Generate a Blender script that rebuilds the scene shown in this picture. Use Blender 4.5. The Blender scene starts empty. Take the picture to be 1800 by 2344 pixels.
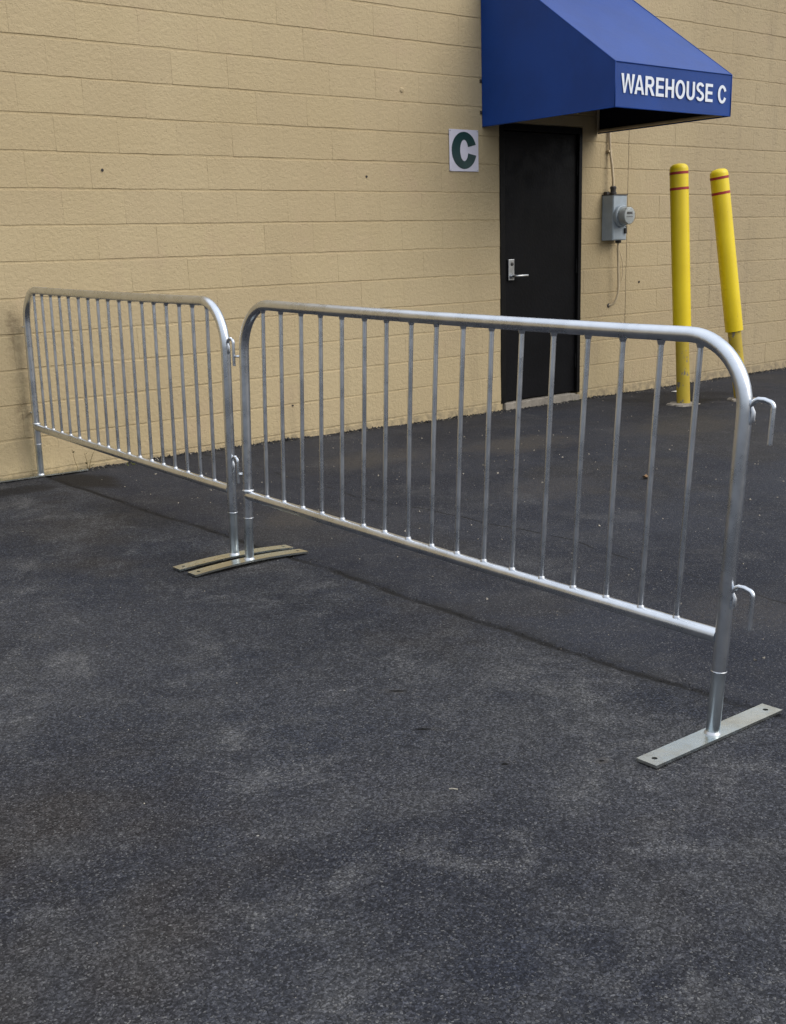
import bpy, bmesh, math, random
from mathutils import Vector, Matrix, noise as mnoise

random.seed(7)
R = math.radians
scn = bpy.context.scene
col = scn.collection

# ------------------------------------------------------------------ camera
YAW, PITCH, ROLL = 0.6940131, 0.2940711, -0.0365505
FPX, CYPX = 2631.62, 1387.24
CAMP = Vector((-3.17501, -6.72949, 1.17054))
fw = Vector((math.sin(YAW) * math.cos(PITCH), math.cos(YAW) * math.cos(PITCH), -math.sin(PITCH)))
r0 = Vector((math.cos(YAW), -math.sin(YAW), 0))
u0 = r0.cross(fw)
rt = r0 * math.cos(ROLL) + u0 * math.sin(ROLL)
up = -r0 * math.sin(ROLL) + u0 * math.cos(ROLL)
cd = bpy.data.cameras.new('camera')
cam = bpy.data.objects.new('camera', cd)
col.objects.link(cam)
cam.matrix_world = Matrix(((rt.x, up.x, -fw.x, CAMP.x), (rt.y, up.y, -fw.y, CAMP.y), (rt.z, up.z, -fw.z, CAMP.z), (0, 0, 0, 1)))
cd.sensor_fit = 'HORIZONTAL'
cd.sensor_width = 36
cd.lens = FPX / 1800 * 36
cd.shift_y = (CYPX - 1172) / 1800
cd.clip_start = 0.05
cd.clip_end = 2000
scn.camera = cam

# ------------------------------------------------------------------ sky, sun, exposure
SUN = Vector((0.52, -1.0, 0.90)).normalized()      # direction to the sun behind the cloud
w = bpy.data.worlds.new('World')
scn.world = w
w.use_nodes = True
wn = w.node_tree
bg = wn.nodes['Background']
sky = wn.nodes.new('ShaderNodeTexSky')
sky.sky_type = 'NISHITA'
sky.sun_disc = False
sky.sun_elevation = math.asin(SUN.z)
sky.sun_rotation = math.atan2(SUN.x, SUN.y)
sky.altitude = 100
sky.air_density = 1.0
sky.dust_density = 3.0
sky.ozone_density = 1.0
# an overcast deck veils the clear sky: standard overcast luminance, three times brighter overhead than at the horizon
tc = wn.nodes.new('ShaderNodeTexCoord')
sep = wn.nodes.new('ShaderNodeSeparateXYZ')
wn.links.new(tc.outputs['Generated'], sep.inputs[0])
mr = wn.nodes.new('ShaderNodeMapRange')
mr.inputs[1].default_value, mr.inputs[2].default_value = 0.0, 1.0
mr.inputs[3].default_value, mr.inputs[4].default_value = 4.0, 12.0
wn.links.new(sep.outputs[2], mr.inputs[0])
cloud = wn.nodes.new('ShaderNodeVectorMath')
cloud.operation = 'SCALE'
cloud.inputs[0].default_value = (.93, .98, 1.06)
wn.links.new(mr.outputs[0], cloud.inputs[3])
mx = wn.nodes.new('ShaderNodeMix')
mx.data_type = 'RGBA'
mx.inputs[0].default_value = .76
wn.links.new(sky.outputs[0], mx.inputs[6])
wn.links.new(cloud.outputs[0], mx.inputs[7])
wn.links.new(mx.outputs[2], bg.inputs[0])
bg.inputs[1].default_value = 0.10
sd = bpy.data.lights.new('sun', 'SUN')
sd.energy = 1.15
sd.angle = R(50)
sd.color = (1.0, 0.95, 0.87)
sun = bpy.data.objects.new('sun', sd)
col.objects.link(sun)
sun.rotation_euler = (-SUN).to_track_quat('-Z', 'Y').to_euler()
vs = scn.view_settings
vs.view_transform = 'Standard'
vs.look = 'None'
vs.exposure = 0.62
vs.gamma = 1.0
vs.use_curve_mapping = False
scn.cycles.max_bounces = 5
scn.cycles.diffuse_bounces = 2
scn.cycles.glossy_bounces = 3

# ------------------------------------------------------------------ node helpers
class NT:
    def __init__(s, name):
        s.m = bpy.data.materials.new(name)
        s.m.use_nodes = True
        s.t = s.m.node_tree
        s.b = s.t.nodes['Principled BSDF']

    def n(s, typ, **kw):
        nd = s.t.nodes.new(typ)
        for k, v in kw.items():
            setattr(nd, k, v)
        return nd

    def put(s, sock, v):
        if hasattr(v, 'is_output'):
            s.t.links.new(v, sock)
        elif isinstance(v, (tuple, list)) and len(v) == 3 and sock.type == 'RGBA':
            sock.default_value = (*v, 1)
        else:
            sock.default_value = v

    def math(s, op, a, b=0.0, c=None, clamp=False):
        nd = s.n('ShaderNodeMath', operation=op)
        nd.use_clamp = clamp
        s.put(nd.inputs[0], a)
        s.put(nd.inputs[1], b)
        if c is not None:
            s.put(nd.inputs[2], c)
        return nd.outputs[0]

    def pos(s):
        return s.n('ShaderNodeNewGeometry').outputs['Position']

    def xyz(s, v):
        nd = s.n('ShaderNodeSeparateXYZ')
        s.put(nd.inputs[0], v)
        return nd.outputs

    def scale(s, v, sc):
        nd = s.n('ShaderNodeVectorMath', operation='MULTIPLY')
        s.put(nd.inputs[0], v)
        nd.inputs[1].default_value = sc
        return nd.outputs[0]

    def noise(s, v, scale, detail=3, rough=.55, out=0, dist=0.0):
        nd = s.n('ShaderNodeTexNoise')
        s.put(nd.inputs['Vector'], v)
        nd.inputs['Scale'].default_value = scale
        nd.inputs['Detail'].default_value = detail
        nd.inputs['Roughness'].default_value = rough
        nd.inputs['Distortion'].default_value = dist
        return nd.outputs[out]

    def voro(s, v, scale, feature='F1', out='Distance', rand=1.0):
        nd = s.n('ShaderNodeTexVoronoi', feature=feature)
        s.put(nd.inputs['Vector'], v)
        nd.inputs['Scale'].default_value = scale
        nd.inputs['Randomness'].default_value = rand
        return nd.outputs[out]

    def map(s, v, a, b, c=0.0, d=1.0, smooth=True):
        nd = s.n('ShaderNodeMapRange')
        nd.interpolation_type = 'SMOOTHSTEP' if smooth else 'LINEAR'
        s.put(nd.inputs[0], v)
        nd.inputs[1].default_value = a
        nd.inputs[2].default_value = b
        nd.inputs[3].default_value = c
        nd.inputs[4].default_value = d
        return nd.outputs[0]

    def mix(s, f, a, b, mode='MIX'):
        nd = s.n('ShaderNodeMix', data_type='RGBA', blend_type=mode)
        s.put(nd.inputs[0], f)
        s.put(nd.inputs[6], a)
        s.put(nd.inputs[7], b)
        return nd.outputs[2]

    def bump(s, h, strength, dist, prev=None):
        nd = s.n('ShaderNodeBump')
        s.put(nd.inputs['Height'], h)
        nd.inputs['Strength'].default_value = strength
        nd.inputs['Distance'].default_value = dist
        if prev is not None:
            s.put(nd.inputs['Normal'], prev)
        return nd.outputs[0]

    def attr(s, name):
        return s.n('ShaderNodeAttribute', attribute_name=name).outputs['Fac']

    def set(s, **kw):
        for k, v in kw.items():
            s.put(s.b.inputs[k.replace('_', ' ')], v)
        return s.m


def simple(name, colr, rough=.5, metal=0.0, var=.12, vscale=9, bumpd=0.0, bscale=120, spec=.5):
    t = NT(name)
    p = t.pos()
    f = t.noise(p, vscale, 4)
    lo = tuple(c * (1 - var) for c in colr)
    hi = tuple(min(1, c * (1 + var)) for c in colr)
    kw = dict(Base_Color=t.mix(t.map(f, .3, .7), lo, hi), Roughness=t.map(t.noise(p, vscale * 3, 3), .3, .7, rough * .88, min(1, rough * 1.12)), Metallic=metal)
    t.set(**kw)
    t.b.inputs['Specular IOR Level'].default_value = spec
    if bumpd:
        t.set(Normal=t.bump(t.noise(p, bscale, 3), 1.0, bumpd))
    return t.m


# ------------------------------------------------------------------ materials
def mat_block():
    t = NT('painted_block')
    p = t.pos()
    x, y, z = t.xyz(p)
    old = t.map(x, 4.9, 6.6)                        # the stretch past the meter is older, rougher paint
    oi = t.n('ShaderNodeObjectInfo').outputs['Random']
    base = t.mix(t.map(t.noise(p, .8, 4), .3, .7), (.448, .352, .200), (.492, .394, .232))
    base = t.mix(t.map(oi, 0, 1, 0, .35, False), base, (.415, .325, .198))
    pinkish = t.map(t.noise(p, 2.1, 5, .65), .52, .72, 0, .35)
    base = t.mix(pinkish, base, (.455, .335, .215))
    # streaky grime, stronger low down and on the older stretch
    strk = t.noise(t.scale(p, (5.5, 1, .55)), 1.0, 5, .6)
    low = t.map(z, -.05, .65, 1, 0)
    g = t.math('MULTIPLY', t.map(strk, .50, .78), t.math('ADD', t.math('MULTIPLY', old, .38), t.math('MULTIPLY_ADD', low, .35, .10)))
    base = t.mix(g, base, (.235, .185, .12))
    base = t.mix(t.math('MULTIPLY', old, .30), base, (.27, .215, .145))
    foot = t.math('MULTIPLY', t.map(z, -.07, .06, 1, 0), t.map(t.noise(p, 16, 4, .6), .40, .62))
    base = t.mix(t.math('MULTIPLY', foot, .55), base, (.12, .105, .08))
    # pin holes and scuffs
    pit = t.math('MULTIPLY', t.map(t.voro(p, 26), .0, .16, 1, 0), t.map(t.noise(p, 5.5, 3), .60, .70))
    pit = t.math('MULTIPLY', pit, t.math('MULTIPLY_ADD', old, .75, .22))
    base = t.mix(pit, base, (.16, .125, .085))
    # rub marks beside the barrier post
    for (rx, rz, sx, sz, k) in ((-.395, .86, 12, 5, .55), (-.40, .36, 14, 6, .6), (-.37, .62, 10, 2.2, .28)):
        nd = t.n('ShaderNodeVectorMath', operation='DISTANCE')
        t.put(nd.inputs[0], t.scale(p, (sx, 0, sz)))
        nd.inputs[1].default_value = (rx * sx, 0, rz * sz)
        mk = t.math('MULTIPLY', t.map(nd.outputs[1], .1, 1.0, 1, 0), t.map(t.noise(p, 14, 4, .65), .38, .62))
        base = t.mix(t.math('MULTIPLY', mk, k), base, (.20, .145, .08))
    n1 = t.noise(p, 38, 5, .62)
    n2 = t.noise(t.scale(p, (1, 1, 1.5)), 120, 3, .6)
    crat = t.map(t.voro(p, 46), 0, .45)
    chip = t.math('MULTIPLY', t.map(t.noise(t.scale(p, (1, 1, 2.2)), 11, 5, .7), .54, .60), old)
    h = t.math('ADD', t.math('MULTIPLY', n1, 1.0), t.math('MULTIPLY', n2, .42))
    h = t.math('ADD', h, t.math('MULTIPLY', crat, .10))
    h = t.math('SUBTRACT', h, t.math('MULTIPLY', chip, .22))
    h = t.math('SUBTRACT', h, t.math('MULTIPLY', pit, .9))
    t.set(Base_Color=base, Roughness=t.map(n2, .3, .7, .62, .8), Normal=t.bump(h, .85, .0075))
    t.b.inputs['Specular IOR Level'].default_value = .35
    return t.m


def mat_asphalt():
    t = NT('asphalt')
    p = t.pos()
    x, y, z = t.xyz(p)
    seam = t.attr('seam')        # signed metres from the long joint
    crack = t.attr('crack')
    wob = t.math('MULTIPLY', t.math('SUBTRACT', t.noise(p, 22, 4, .7), .5), .05)
    new = t.map(t.math('ADD', seam, wob), -.004, .02)
    nz = t.xyz(t.noise(p, .8, 4, .62, 1))
    big = nz[0]
    mid = t.noise(p, 3.6, 6, .70)
    fine = t.noise(p, 60, 3, .65)
    # older, worn side
    oldc = t.mix(t.map(big, .36, .64), (.0235, .0252, .0320), (.041, .0424, .049))
    oldc = t.mix(t.map(nz[1], .50, .64, 0, .7), oldc, (.037, .0325, .029))
    oldc = t.mix(t.map(nz[2], .50, .64, 0, .6), oldc, (.020, .0235, .034))
    # newer sealed side
    newc = t.mix(t.map(big, .36, .64), (.0145, .0165, .0245), (.026, .0285, .038))
    newc = t.mix(t.map(nz[1], .52, .66, 0, .6), newc, (.030, .0275, .026))
    c = t.mix(new, oldc, newc)
    c = t.mix(t.map(mid, .42, .72, 0, .6), c, t.mix(new, (.066, .066, .068), (.038, .038, .041)))
    # wear patches: pale aggregate shows through
    wear = t.map(t.noise(p, 3.4, 6, .74, 0, .8), .51, .68)
    wearm = t.math('MULTIPLY', wear, t.map(mid, .34, .62, .25, 1))
    wearm = t.math('MULTIPLY', wearm, t.math('MULTIPLY_ADD', new, -.60, 1.0))
    c = t.mix(t.math('MULTIPLY', wearm, .45), c, (.105, .104, .105))
    # granular binder and broken stone: uneven, no two grains alike
    nc = t.n('ShaderNodeVectorMath', operation='MULTIPLY_ADD')
    t.put(nc.inputs[0], t.noise(p, 130, 2, .6, 1))
    nc.inputs[1].default_value = (.012, .012, 0)
    t.put(nc.inputs[2], p)
    pd = nc.outputs[0]

    def grains(scale):
        vo = t.n('ShaderNodeTexVoronoi', feature='F1')
        t.put(vo.inputs['Vector'], pd)
        vo.inputs['Scale'].default_value = scale
        return vo.outputs['Distance'], t.xyz(vo.outputs['Color'])
    vd, sr = grains(175)
    vd2, s2 = grains(310)
    ga = t.math('MULTIPLY', vd, -1.0)
    g1 = t.math('MULTIPLY_ADD', t.math('POWER', sr[0], 2.2), t.mix(new, (1.15, 1.15, 1.15), (.45, .45, .45)), t.mix(new, (.64, .64, .64), (.86, .86, .86)))
    g2 = t.math('MULTIPLY_ADD', t.math('POWER', s2[0], 2.0), t.mix(new, (.85, .85, .85), (.5, .5, .5)), t.mix(new, (.70, .70, .70), (.84, .84, .84)))
    gv = t.n('ShaderNodeVectorMath', operation='SCALE')
    t.put(gv.inputs[0], c)
    t.put(gv.inputs[3], t.math('MULTIPLY', g1, g2))
    c = gv.outputs[0]
    lift = t.math('MULTIPLY_ADD', wearm, .10, t.mix(new, (0, 0, 0), (-.17, -.17, -.17)))
    k1 = t.math('MULTIPLY', t.map(t.math('ADD', sr[1], lift), .86, 1.06), t.map(vd, .35, .60, 1, 0))
    c = t.mix(t.math('MULTIPLY', k1, .72), c, t.mix(sr[2], (.095, .10, .112), (.25, .245, .235)))
    k2 = t.map(t.math('ADD', s2[1], lift), .88, 1.04)
    c = t.mix(t.math('MULTIPLY', k2, .68), c, t.mix(s2[2], (.085, .09, .10), (.23, .225, .215)))
    # pale grit flecks
    vo2 = t.n('ShaderNodeTexVoronoi', feature='F1')
    t.put(vo2.inputs['Vector'], p)
    vo2.inputs['Scale'].default_value = 15
    sf = t.xyz(vo2.outputs['Color'])
    fl = t.math('MULTIPLY', t.math('GREATER_THAN', .07, sf[0]), t.map(vo2.outputs['Distance'], .03, .07, 1, 0))
    c = t.mix(fl, c, t.mix(sf[1], (.16, .15, .14), (.36, .34, .31)))
    # dirt in the joint and along the wall foot, damp stain by the barrier foot
    sj = t.math('ABSOLUTE', t.math('ADD', seam, t.math('MULTIPLY', wob, 1.0)))
    jm = t.math('MULTIPLY', t.map(sj, .008, .032, 1, 0), t.map(mid, .36, .54, .4, 1))
    c = t.mix(t.math('MULTIPLY', jm, .9), c, (.0065, .006, .006))
    halo = t.math('MULTIPLY', t.map(sj, .02, .12, 1, 0), t.map(mid, .38, .60))
    c = t.mix(t.math('MULTIPLY', halo, .35), c, (.014, .0135, .0135))
    cj = t.math('ABSOLUTE', t.math('ADD', crack, t.math('MULTIPLY', wob, .5)))
    cm = t.math('MULTIPLY', t.map(cj, .002, .010, 1, 0), t.map(mid, .42, .54))
    c = t.mix(t.math('MULTIPLY', cm, .85), c, (.006, .006, .006))
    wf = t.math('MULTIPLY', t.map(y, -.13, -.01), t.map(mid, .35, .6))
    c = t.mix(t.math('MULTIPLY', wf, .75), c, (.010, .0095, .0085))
    for (sx, sy, kx, ky, kk) in ((-.22, -.33, 5.2, 2.6, .8), (-.62, -.36, 3.4, 6.5, .6), (-.95, -.22, 3.5, 7, .55), (5.3, -.55, 1.3, 1.6, .55), (5.2, -.78, 3.4, 6, .7), (-.45, -1.35, 6, 2.2, .35)):
        nd = t.n('ShaderNodeVectorMath', operation='DISTANCE')
        t.put(nd.inputs[0], t.scale(p, (kx, ky, 0)))
        nd.inputs[1].default_value = (sx * kx, sy * ky, 0)
        mk = t.math('MULTIPLY', t.map(t.math('ADD', nd.outputs[1], t.math('MULTIPLY', t.math('SUBTRACT', mid, .5), 1.6)), .45, 1.0, 1, 0), kk)
        c = t.mix(mk, c, (.0115, .0100, .0085))
    # dusty tan patches on the newer side
    for (sx, sy, kx, ky, kk) in ((2.55, -1.25, 1.7, 2.6, .8), (1.45, -1.0, 1.5, 3.0, .6), (3.9, -1.6, 1.2, 2.0, .5), (.15, -2.0, 3, 4, .5), (1.6, -2.4, 1.8, 3, .4), (.5, -4.4, 3, 3, .35)):
        nd = t.n('ShaderNodeVectorMath', operation='DISTANCE')
        t.put(nd.inputs[0], t.scale(p, (kx, ky, 0)))
        nd.inputs[1].default_value = (sx * kx, sy * ky, 0)
        mk = t.math('MULTIPLY', t.map(t.math('ADD', nd.outputs[1], t.math('MULTIPLY', t.math('SUBTRACT', mid, .5), 2.2)), .25, 1.0, 1, 0), kk)
        c = t.mix(t.math('MULTIPLY', mk, t.map(fine, .35, .6, .35, 1)), c, (.074, .065, .055))
    # gouges
    gh = None
    for (sx, sy, ang, kx, ky) in ((-1.011, -4.135, .70, 30, 95), (-1.151, -4.411, .70, 30, 95), (-1.14, -4.73, .2, 75, 100), (-.93, -4.89, .1, 85, 110)):
        vr = t.n('ShaderNodeVectorRotate', rotation_type='Z_AXIS')
        t.put(vr.inputs['Vector'], p)
        vr.inputs['Center'].default_value = (sx, sy, 0)
        vr.inputs['Angle'].default_value = ang
        nd = t.n('ShaderNodeVectorMath', operation='DISTANCE')
        t.put(nd.inputs[0], t.scale(vr.outputs[0], (kx, ky, 0)))
        nd.inputs[1].default_value = (sx * kx, sy * ky, 0)
        dd = t.math('ADD', nd.outputs[1], t.math('MULTIPLY', t.math('SUBTRACT', fine, .5), .9))
        e = t.map(dd, .55, .9, 1, 0)
        c = t.mix(t.math('MULTIPLY', t.map(dd, .9, 2.8, .55, 0), t.map(mid, .4, .6)), c, (.075, .066, .056))
        c = t.mix(t.math('MULTIPLY', e, .95), c, (.004, .004, .004))
        gh = e if gh is None else t.math('ADD', gh, e)
    h = t.math('ADD', t.math('MULTIPLY', ga, 1.0), t.math('MULTIPLY', fine, .8))
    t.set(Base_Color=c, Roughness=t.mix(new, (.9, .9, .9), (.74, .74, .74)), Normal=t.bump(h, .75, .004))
    t.b.inputs['Specular IOR Level'].default_value = .16
    return t.m


def mat_zinc(name, lo, hi, rough, tint=None):
    t = NT(name)
    p = t.pos()
    nz = t.noise(p, 11, 4, .6)
    c = t.mix(t.map(nz, .35, .65), lo, hi)
    if tint:
        c = t.mix(t.map(t.noise(p, 6, 4, .6), .42, .66), c, tint)
    spots = t.math('MULTIPLY', t.map(t.noise(p, 75, 2, .6), .70, .78), .30)
    c = t.mix(spots, c, tuple(v * .55 for v in lo))
    t.set(Base_Color=c, Metallic=1.0, Roughness=t.map(nz, .3, .7, rough - .03, rough + .04), Normal=t.bump(t.noise(p, 45, 3), .12, .0008))
    return t.m


def mat_yellow():
    t = NT('yellow_sleeve')
    p = t.pos()
    c = t.mix(t.map(t.noise(p, 3, 4), .3, .7), (.76, .56, .004), (.84, .64, .008))
    c = t.mix(t.math('MULTIPLY', t.map(t.noise(t.scale(p, (14, 14, 1.2)), 1.0, 5, .65), .58, .75), .30), c, (.46, .34, .03))
    c = t.mix(t.math('MULTIPLY', t.map(t.noise(t.scale(p, (30, 30, 9)), 1.0, 4, .7), .66, .72), .45), c, (.22, .17, .06))
    t.set(Base_Color=c, Roughness=t.map(t.noise(p, 20, 3), .3, .7, .36, .5))
    return t.m


def mat_oldyellow():
    t = NT('worn_yellow_paint')
    p = t.pos()
    c = t.mix(t.map(t.noise(p, 6, 5, .6), .35, .7), (.42, .30, .025), (.50, .37, .03))
    ch = t.map(t.noise(t.scale(p, (1, 1, .6)), 17, 5, .7), .585, .62)
    c = t.mix(ch, c, t.mix(t.noise(p, 40, 3), (.10, .085, .06), (.30, .28, .24)))
    t.set(Base_Color=c, Roughness=.6, Normal=t.bump(t.math('MULTIPLY', ch, -1), .6, .002))
    return t.m


def mat_awning(name, colr):
    t = NT(name)
    p = t.pos()
    weave = t.math('MULTIPLY', t.math('SINE', t.math('MULTIPLY', t.xyz(p)[2], 1400)), .5)
    c = t.mix(t.map(t.noise(p, 2.5, 5, .6), .3, .7), tuple(v * .9 for v in colr), tuple(v * 1.1 for v in colr))
    c = t.mix(t.math('MULTIPLY', t.map(t.noise(t.scale(p, (9, 9, .9)), 1.0, 5, .65), .55, .8), .25), c, tuple(v * .6 + .01 for v in colr))
    h = t.math('ADD', t.math('MULTIPLY', t.noise(p, 3.0, 3), 6.0), weave)
    t.set(Base_Color=c, Roughness=.40, Normal=t.bump(h, .3, .003))
    t.b.inputs['Specular IOR Level'].default_value = .27
    return t.m


def mat_concrete():
    t = NT('concrete')
    p = t.pos()
    c = t.mix(t.map(t.noise(p, 7, 6, .7), .3, .7), (.19, .168, .14), (.30, .268, .222))
    c = t.mix(t.map(t.noise(p, 30, 4, .7), .56, .72, 0, .6), c, (.12, .11, .09))
    t.set(Base_Color=c, Roughness=.9, Normal=t.bump(t.noise(p, 60, 5, .7), .9, .006))
    return t.m


M_BLOCK = mat_block()
M_ASPH = mat_asphalt()
M_ZINC = mat_zinc('galvanised_tube', (.57, .60, .64), (.66, .69, .73), .28)
M_ZINC2 = mat_zinc('galvanised_leg', (.49, .54, .57), (.58, .63, .66), .30)
M_WELD = mat_zinc('weld_silver', (.52, .54, .57), (.62, .64, .67), .46)
M_PLATE = mat_zinc('passivated_zinc_plate', (.56, .565, .50), (.67, .685, .63), .26, tint=(.62, .70, .72))
M_YEL = mat_yellow()
M_OLDYEL = mat_oldyellow()
M_RED = simple('red_tape', (.36, .022, .022), .45)
M_AWN = mat_awning('blue_awning_vinyl', (.0042, .045, .235))
M_INNER_SHADE = simple('awning_inner_shade', (.006, .008, .018), .7, var=.2, spec=.2)  # inner fabric faces coloured near-black to stand in for shade under the awning
M_WHITE = simple('white_vinyl', (.74, .78, .84), .45, var=.03)
M_SIGN = simple('sign_white', (.62, .60, .68), .4, var=.04)
M_GREEN = simple('sign_dark_green', (.004, .036, .036), .35, var=.2)
M_DOOR = simple('black_door_paint', (.0045, .0045, .0055), .5, var=.25, vscale=3, bumpd=.0015, bscale=40, spec=.12)
M_FRAME = simple('black_frame_paint', (.0045, .0042, .0042), .5, var=.25, spec=.15)
M_GAP = simple('gap_black', (.003, .003, .003), .8)
M_STEEL = simple('satin_steel', (.46, .47, .48), .34, 1.0)
M_METER = simple('grey_meter_enamel', (.33, .385, .43), .42, var=.1)
M_METER_D = simple('dark_fitting', (.035, .030, .027), .55)
M_DIAL = simple('meter_dial', (.60, .61, .60), .35, var=.06)
M_TAN = simple('tan_painted_conduit', (.54, .435, .28), .6, var=.10)
M_CONC = mat_concrete()
M_JOINT = simple('joint_sealant', (.16, .125, .08), .85)
M_MORTAR = M_BLOCK
M_LEAF = simple('dry_leaf', (.26, .15, .07), .8, var=.35, vscale=60)
M_WEED = simple('weed_green', (.085, .10, .022), .75, var=.4, vscale=30)
M_WEEDY = simple('weed_yellow', (.23, .25, .03), .7, var=.3, vscale=30)
M_STALK = simple('dry_stalk', (.17, .125, .05), .8, var=.4, vscale=30)
M_GRIT = simple('pale_grit', (.30, .27, .22), .85, var=.4, vscale=14)
M_CRUMB = simple('asphalt_crumb', (.030, .029, .029), .9, var=.6, vscale=9)
M_PAPER = simple('paper_scrap', (.62, .60, .56), .7, var=.06)
M_ROOF = simple('roof_membrane', (.20, .20, .20), .9)

t = NT('meter_glass')
t.set(Base_Color=(.93, .95, .95), Roughness=.06)
t.b.inputs['Transmission Weight'].default_value = 1.0
t.b.inputs['IOR'].default_value = 1.25
M_GLASS = t.m


# ------------------------------------------------------------------ mesh helpers
class MB:
    def __init__(s):
        s.v, s.f, s.mi, s.sm = [], [], [], []
        s.cur = 0

    def add(s, verts, faces, smooth=False):
        o = len(s.v)
        s.v += [tuple(q) for q in verts]
        for f in faces:
            s.f.append([i + o for i in f])
            s.mi.append(s.cur)
            s.sm.append(smooth)
        return o

    def box(s, a, b, bev=0.0):
        x0, y0, z0 = a
        x1, y1, z1 = b
        if not bev:
            s.add([(x0, y0, z0), (x1, y0, z0), (x1, y1, z0), (x0, y1, z0), (x0, y0, z1), (x1, y0, z1), (x1, y1, z1), (x0, y1, z1)],
                  [(3, 2, 1, 0), (4, 5, 6, 7), (0, 1, 5, 4), (1, 2, 6, 5), (2, 3, 7, 6), (3, 0, 4, 7)])
            return
        bm = bmesh.new()
        bmesh.ops.create_cube(bm, size=1)
        for v in bm.verts:
            v.co = Vector(((x0 + x1) / 2 + v.co.x * (x1 - x0), (y0 + y1) / 2 + v.co.y * (y1 - y0), (z0 + z1) / 2 + v.co.z * (z1 - z0)))
        bmesh.ops.bevel(bm, geom=list(bm.edges), offset=bev, segments=2, affect='EDGES', profile=.5)
        s.bm(bm)

    def bm(s, bm, smooth=False):
        bm.verts.ensure_lookup_table()
        bm.verts.index_update()
        s.add([v.co.copy() for v in bm.verts], [[v.index for v in f.verts] for f in bm.faces], smooth)
        bm.free()

    def tube(s, pts, rad, n=14, caps=True):
        pts = [Vector(q) for q in pts]
        rads = rad if isinstance(rad, (list, tuple)) else [rad] * len(pts)
        tang = []
        for i in range(len(pts)):
            a = pts[max(0, i - 1)]
            b = pts[min(len(pts) - 1, i + 1)]
            tang.append((b - a).normalized())
        ref = Vector((0, 0, 1)) if abs(tang[0].z) < .9 else Vector((1, 0, 0))
        nx = tang[0].cross(ref).normalized()
        verts, faces = [], []
        for i, q in enumerate(pts):
            nx = (nx - tang[i] * nx.dot(tang[i])).normalized()
            ny = tang[i].cross(nx)
            for k in range(n):
                a = 2 * math.pi * k / n
                verts.append(q + (nx * math.cos(a) + ny * math.sin(a)) * rads[i])
        for i in range(len(pts) - 1):
            for k in range(n):
                k2 = (k + 1) % n
                faces.append((i * n + k, i * n + k2, (i + 1) * n + k2, (i + 1) * n + k))
        o = s.add(verts, faces, True)
        if caps:
            m = len(pts) - 1
            s.add([verts[k] for k in range(n)], [tuple(reversed(range(n)))])
            s.add([verts[m * n + k] for k in range(n)], [tuple(range(n))])

    def lathe(s, prof, c, axis=(0, 0, 1), n=28, caps=True):
        """prof: (radius, distance along the axis)"""
        ax = Vector(axis).normalized()
        ref = Vector((0, 0, 1)) if abs(ax.z) < .9 else Vector((1, 0, 0))
        nx = ax.cross(ref).normalized()
        ny = ax.cross(nx)
        c = Vector(c)
        verts, faces = [], []
        for (r_, h_) in prof:
            for k in range(n):
                a = 2 * math.pi * k / n
                verts.append(c + ax * h_ + (nx * math.cos(a) + ny * math.sin(a)) * r_)
        for i in range(len(prof) - 1):
            for k in range(n):
                k2 = (k + 1) % n
                faces.append((i * n + k, i * n + k2, (i + 1) * n + k2, (i + 1) * n + k))
        if caps:
            faces.append(tuple(reversed(range(n))))
            faces.append(tuple((len(prof) - 1) * n + k for k in range(n)))
        s.add(verts, faces, True)

    def mesh(s, name, *mats):
        me = bpy.data.meshes.new(name)
        me.from_pydata(s.v, [], s.f)
        for m in mats:
            me.materials.append(m)
        me.polygons.foreach_set('material_index', s.mi)
        me.polygons.foreach_set('use_smooth', s.sm)
        bm = bmesh.new()
        bm.from_mesh(me)
        bmesh.ops.remove_doubles(bm, verts=bm.verts, dist=1e-6)
        bmesh.ops.recalc_face_normals(bm, faces=bm.faces)
        for e in bm.edges:
            if len(e.link_faces) == 2 and e.calc_face_angle(0) > R(38):
                e.smooth = False
        bm.to_mesh(me)
        bm.free()
        return me

    def build(s, name, mat, parent=None, loc=None):
        mats = mat if isinstance(mat, (list, tuple)) else [mat]
        o = bpy.data.objects.new(name, s.mesh(name, *mats))
        col.objects.link(o)
        if parent:
            o.parent = parent
        if loc:
            o.location = loc
        return o


def empty(name, label, cat, loc=(0, 0, 0), group=None):
    o = bpy.data.objects.new(name, None)
    col.objects.link(o)
    o.location = loc
    o.empty_display_size = .1
    o['label'] = label
    o['category'] = cat
    if group:
        o['group'] = group
    return o


def tag(o, label, cat, group=None):
    o['label'] = label
    o['category'] = cat
    if group:
        o['group'] = group
    return o


def arc(c, a0, a1, r_, e1, e2, n=10):
    return [Vector(c) + Vector(e1) * (math.cos(a0 + (a1 - a0) * i / n) * r_) + Vector(e2) * (math.sin(a0 + (a1 - a0) * i / n) * r_) for i in range(n + 1)]


# ------------------------------------------------------------------ ground
def seam_x(y):
    return -.335 + .014 * math.sin(2.3 * y + 1) + .007 * math.sin(6.1 * y + .4) + .004 * math.sin(17 * y)


def crack_x(y):
    return .735 + .05 * math.sin(2.4 * y + 2.6) + .018 * math.sin(7.3 * y) + .008 * math.sin(19 * y + 1)


def sstep(a, b, v):
    k = max(0, min(1, (v - a) / (b - a)))
    return k * k * (3 - 2 * k)


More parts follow.
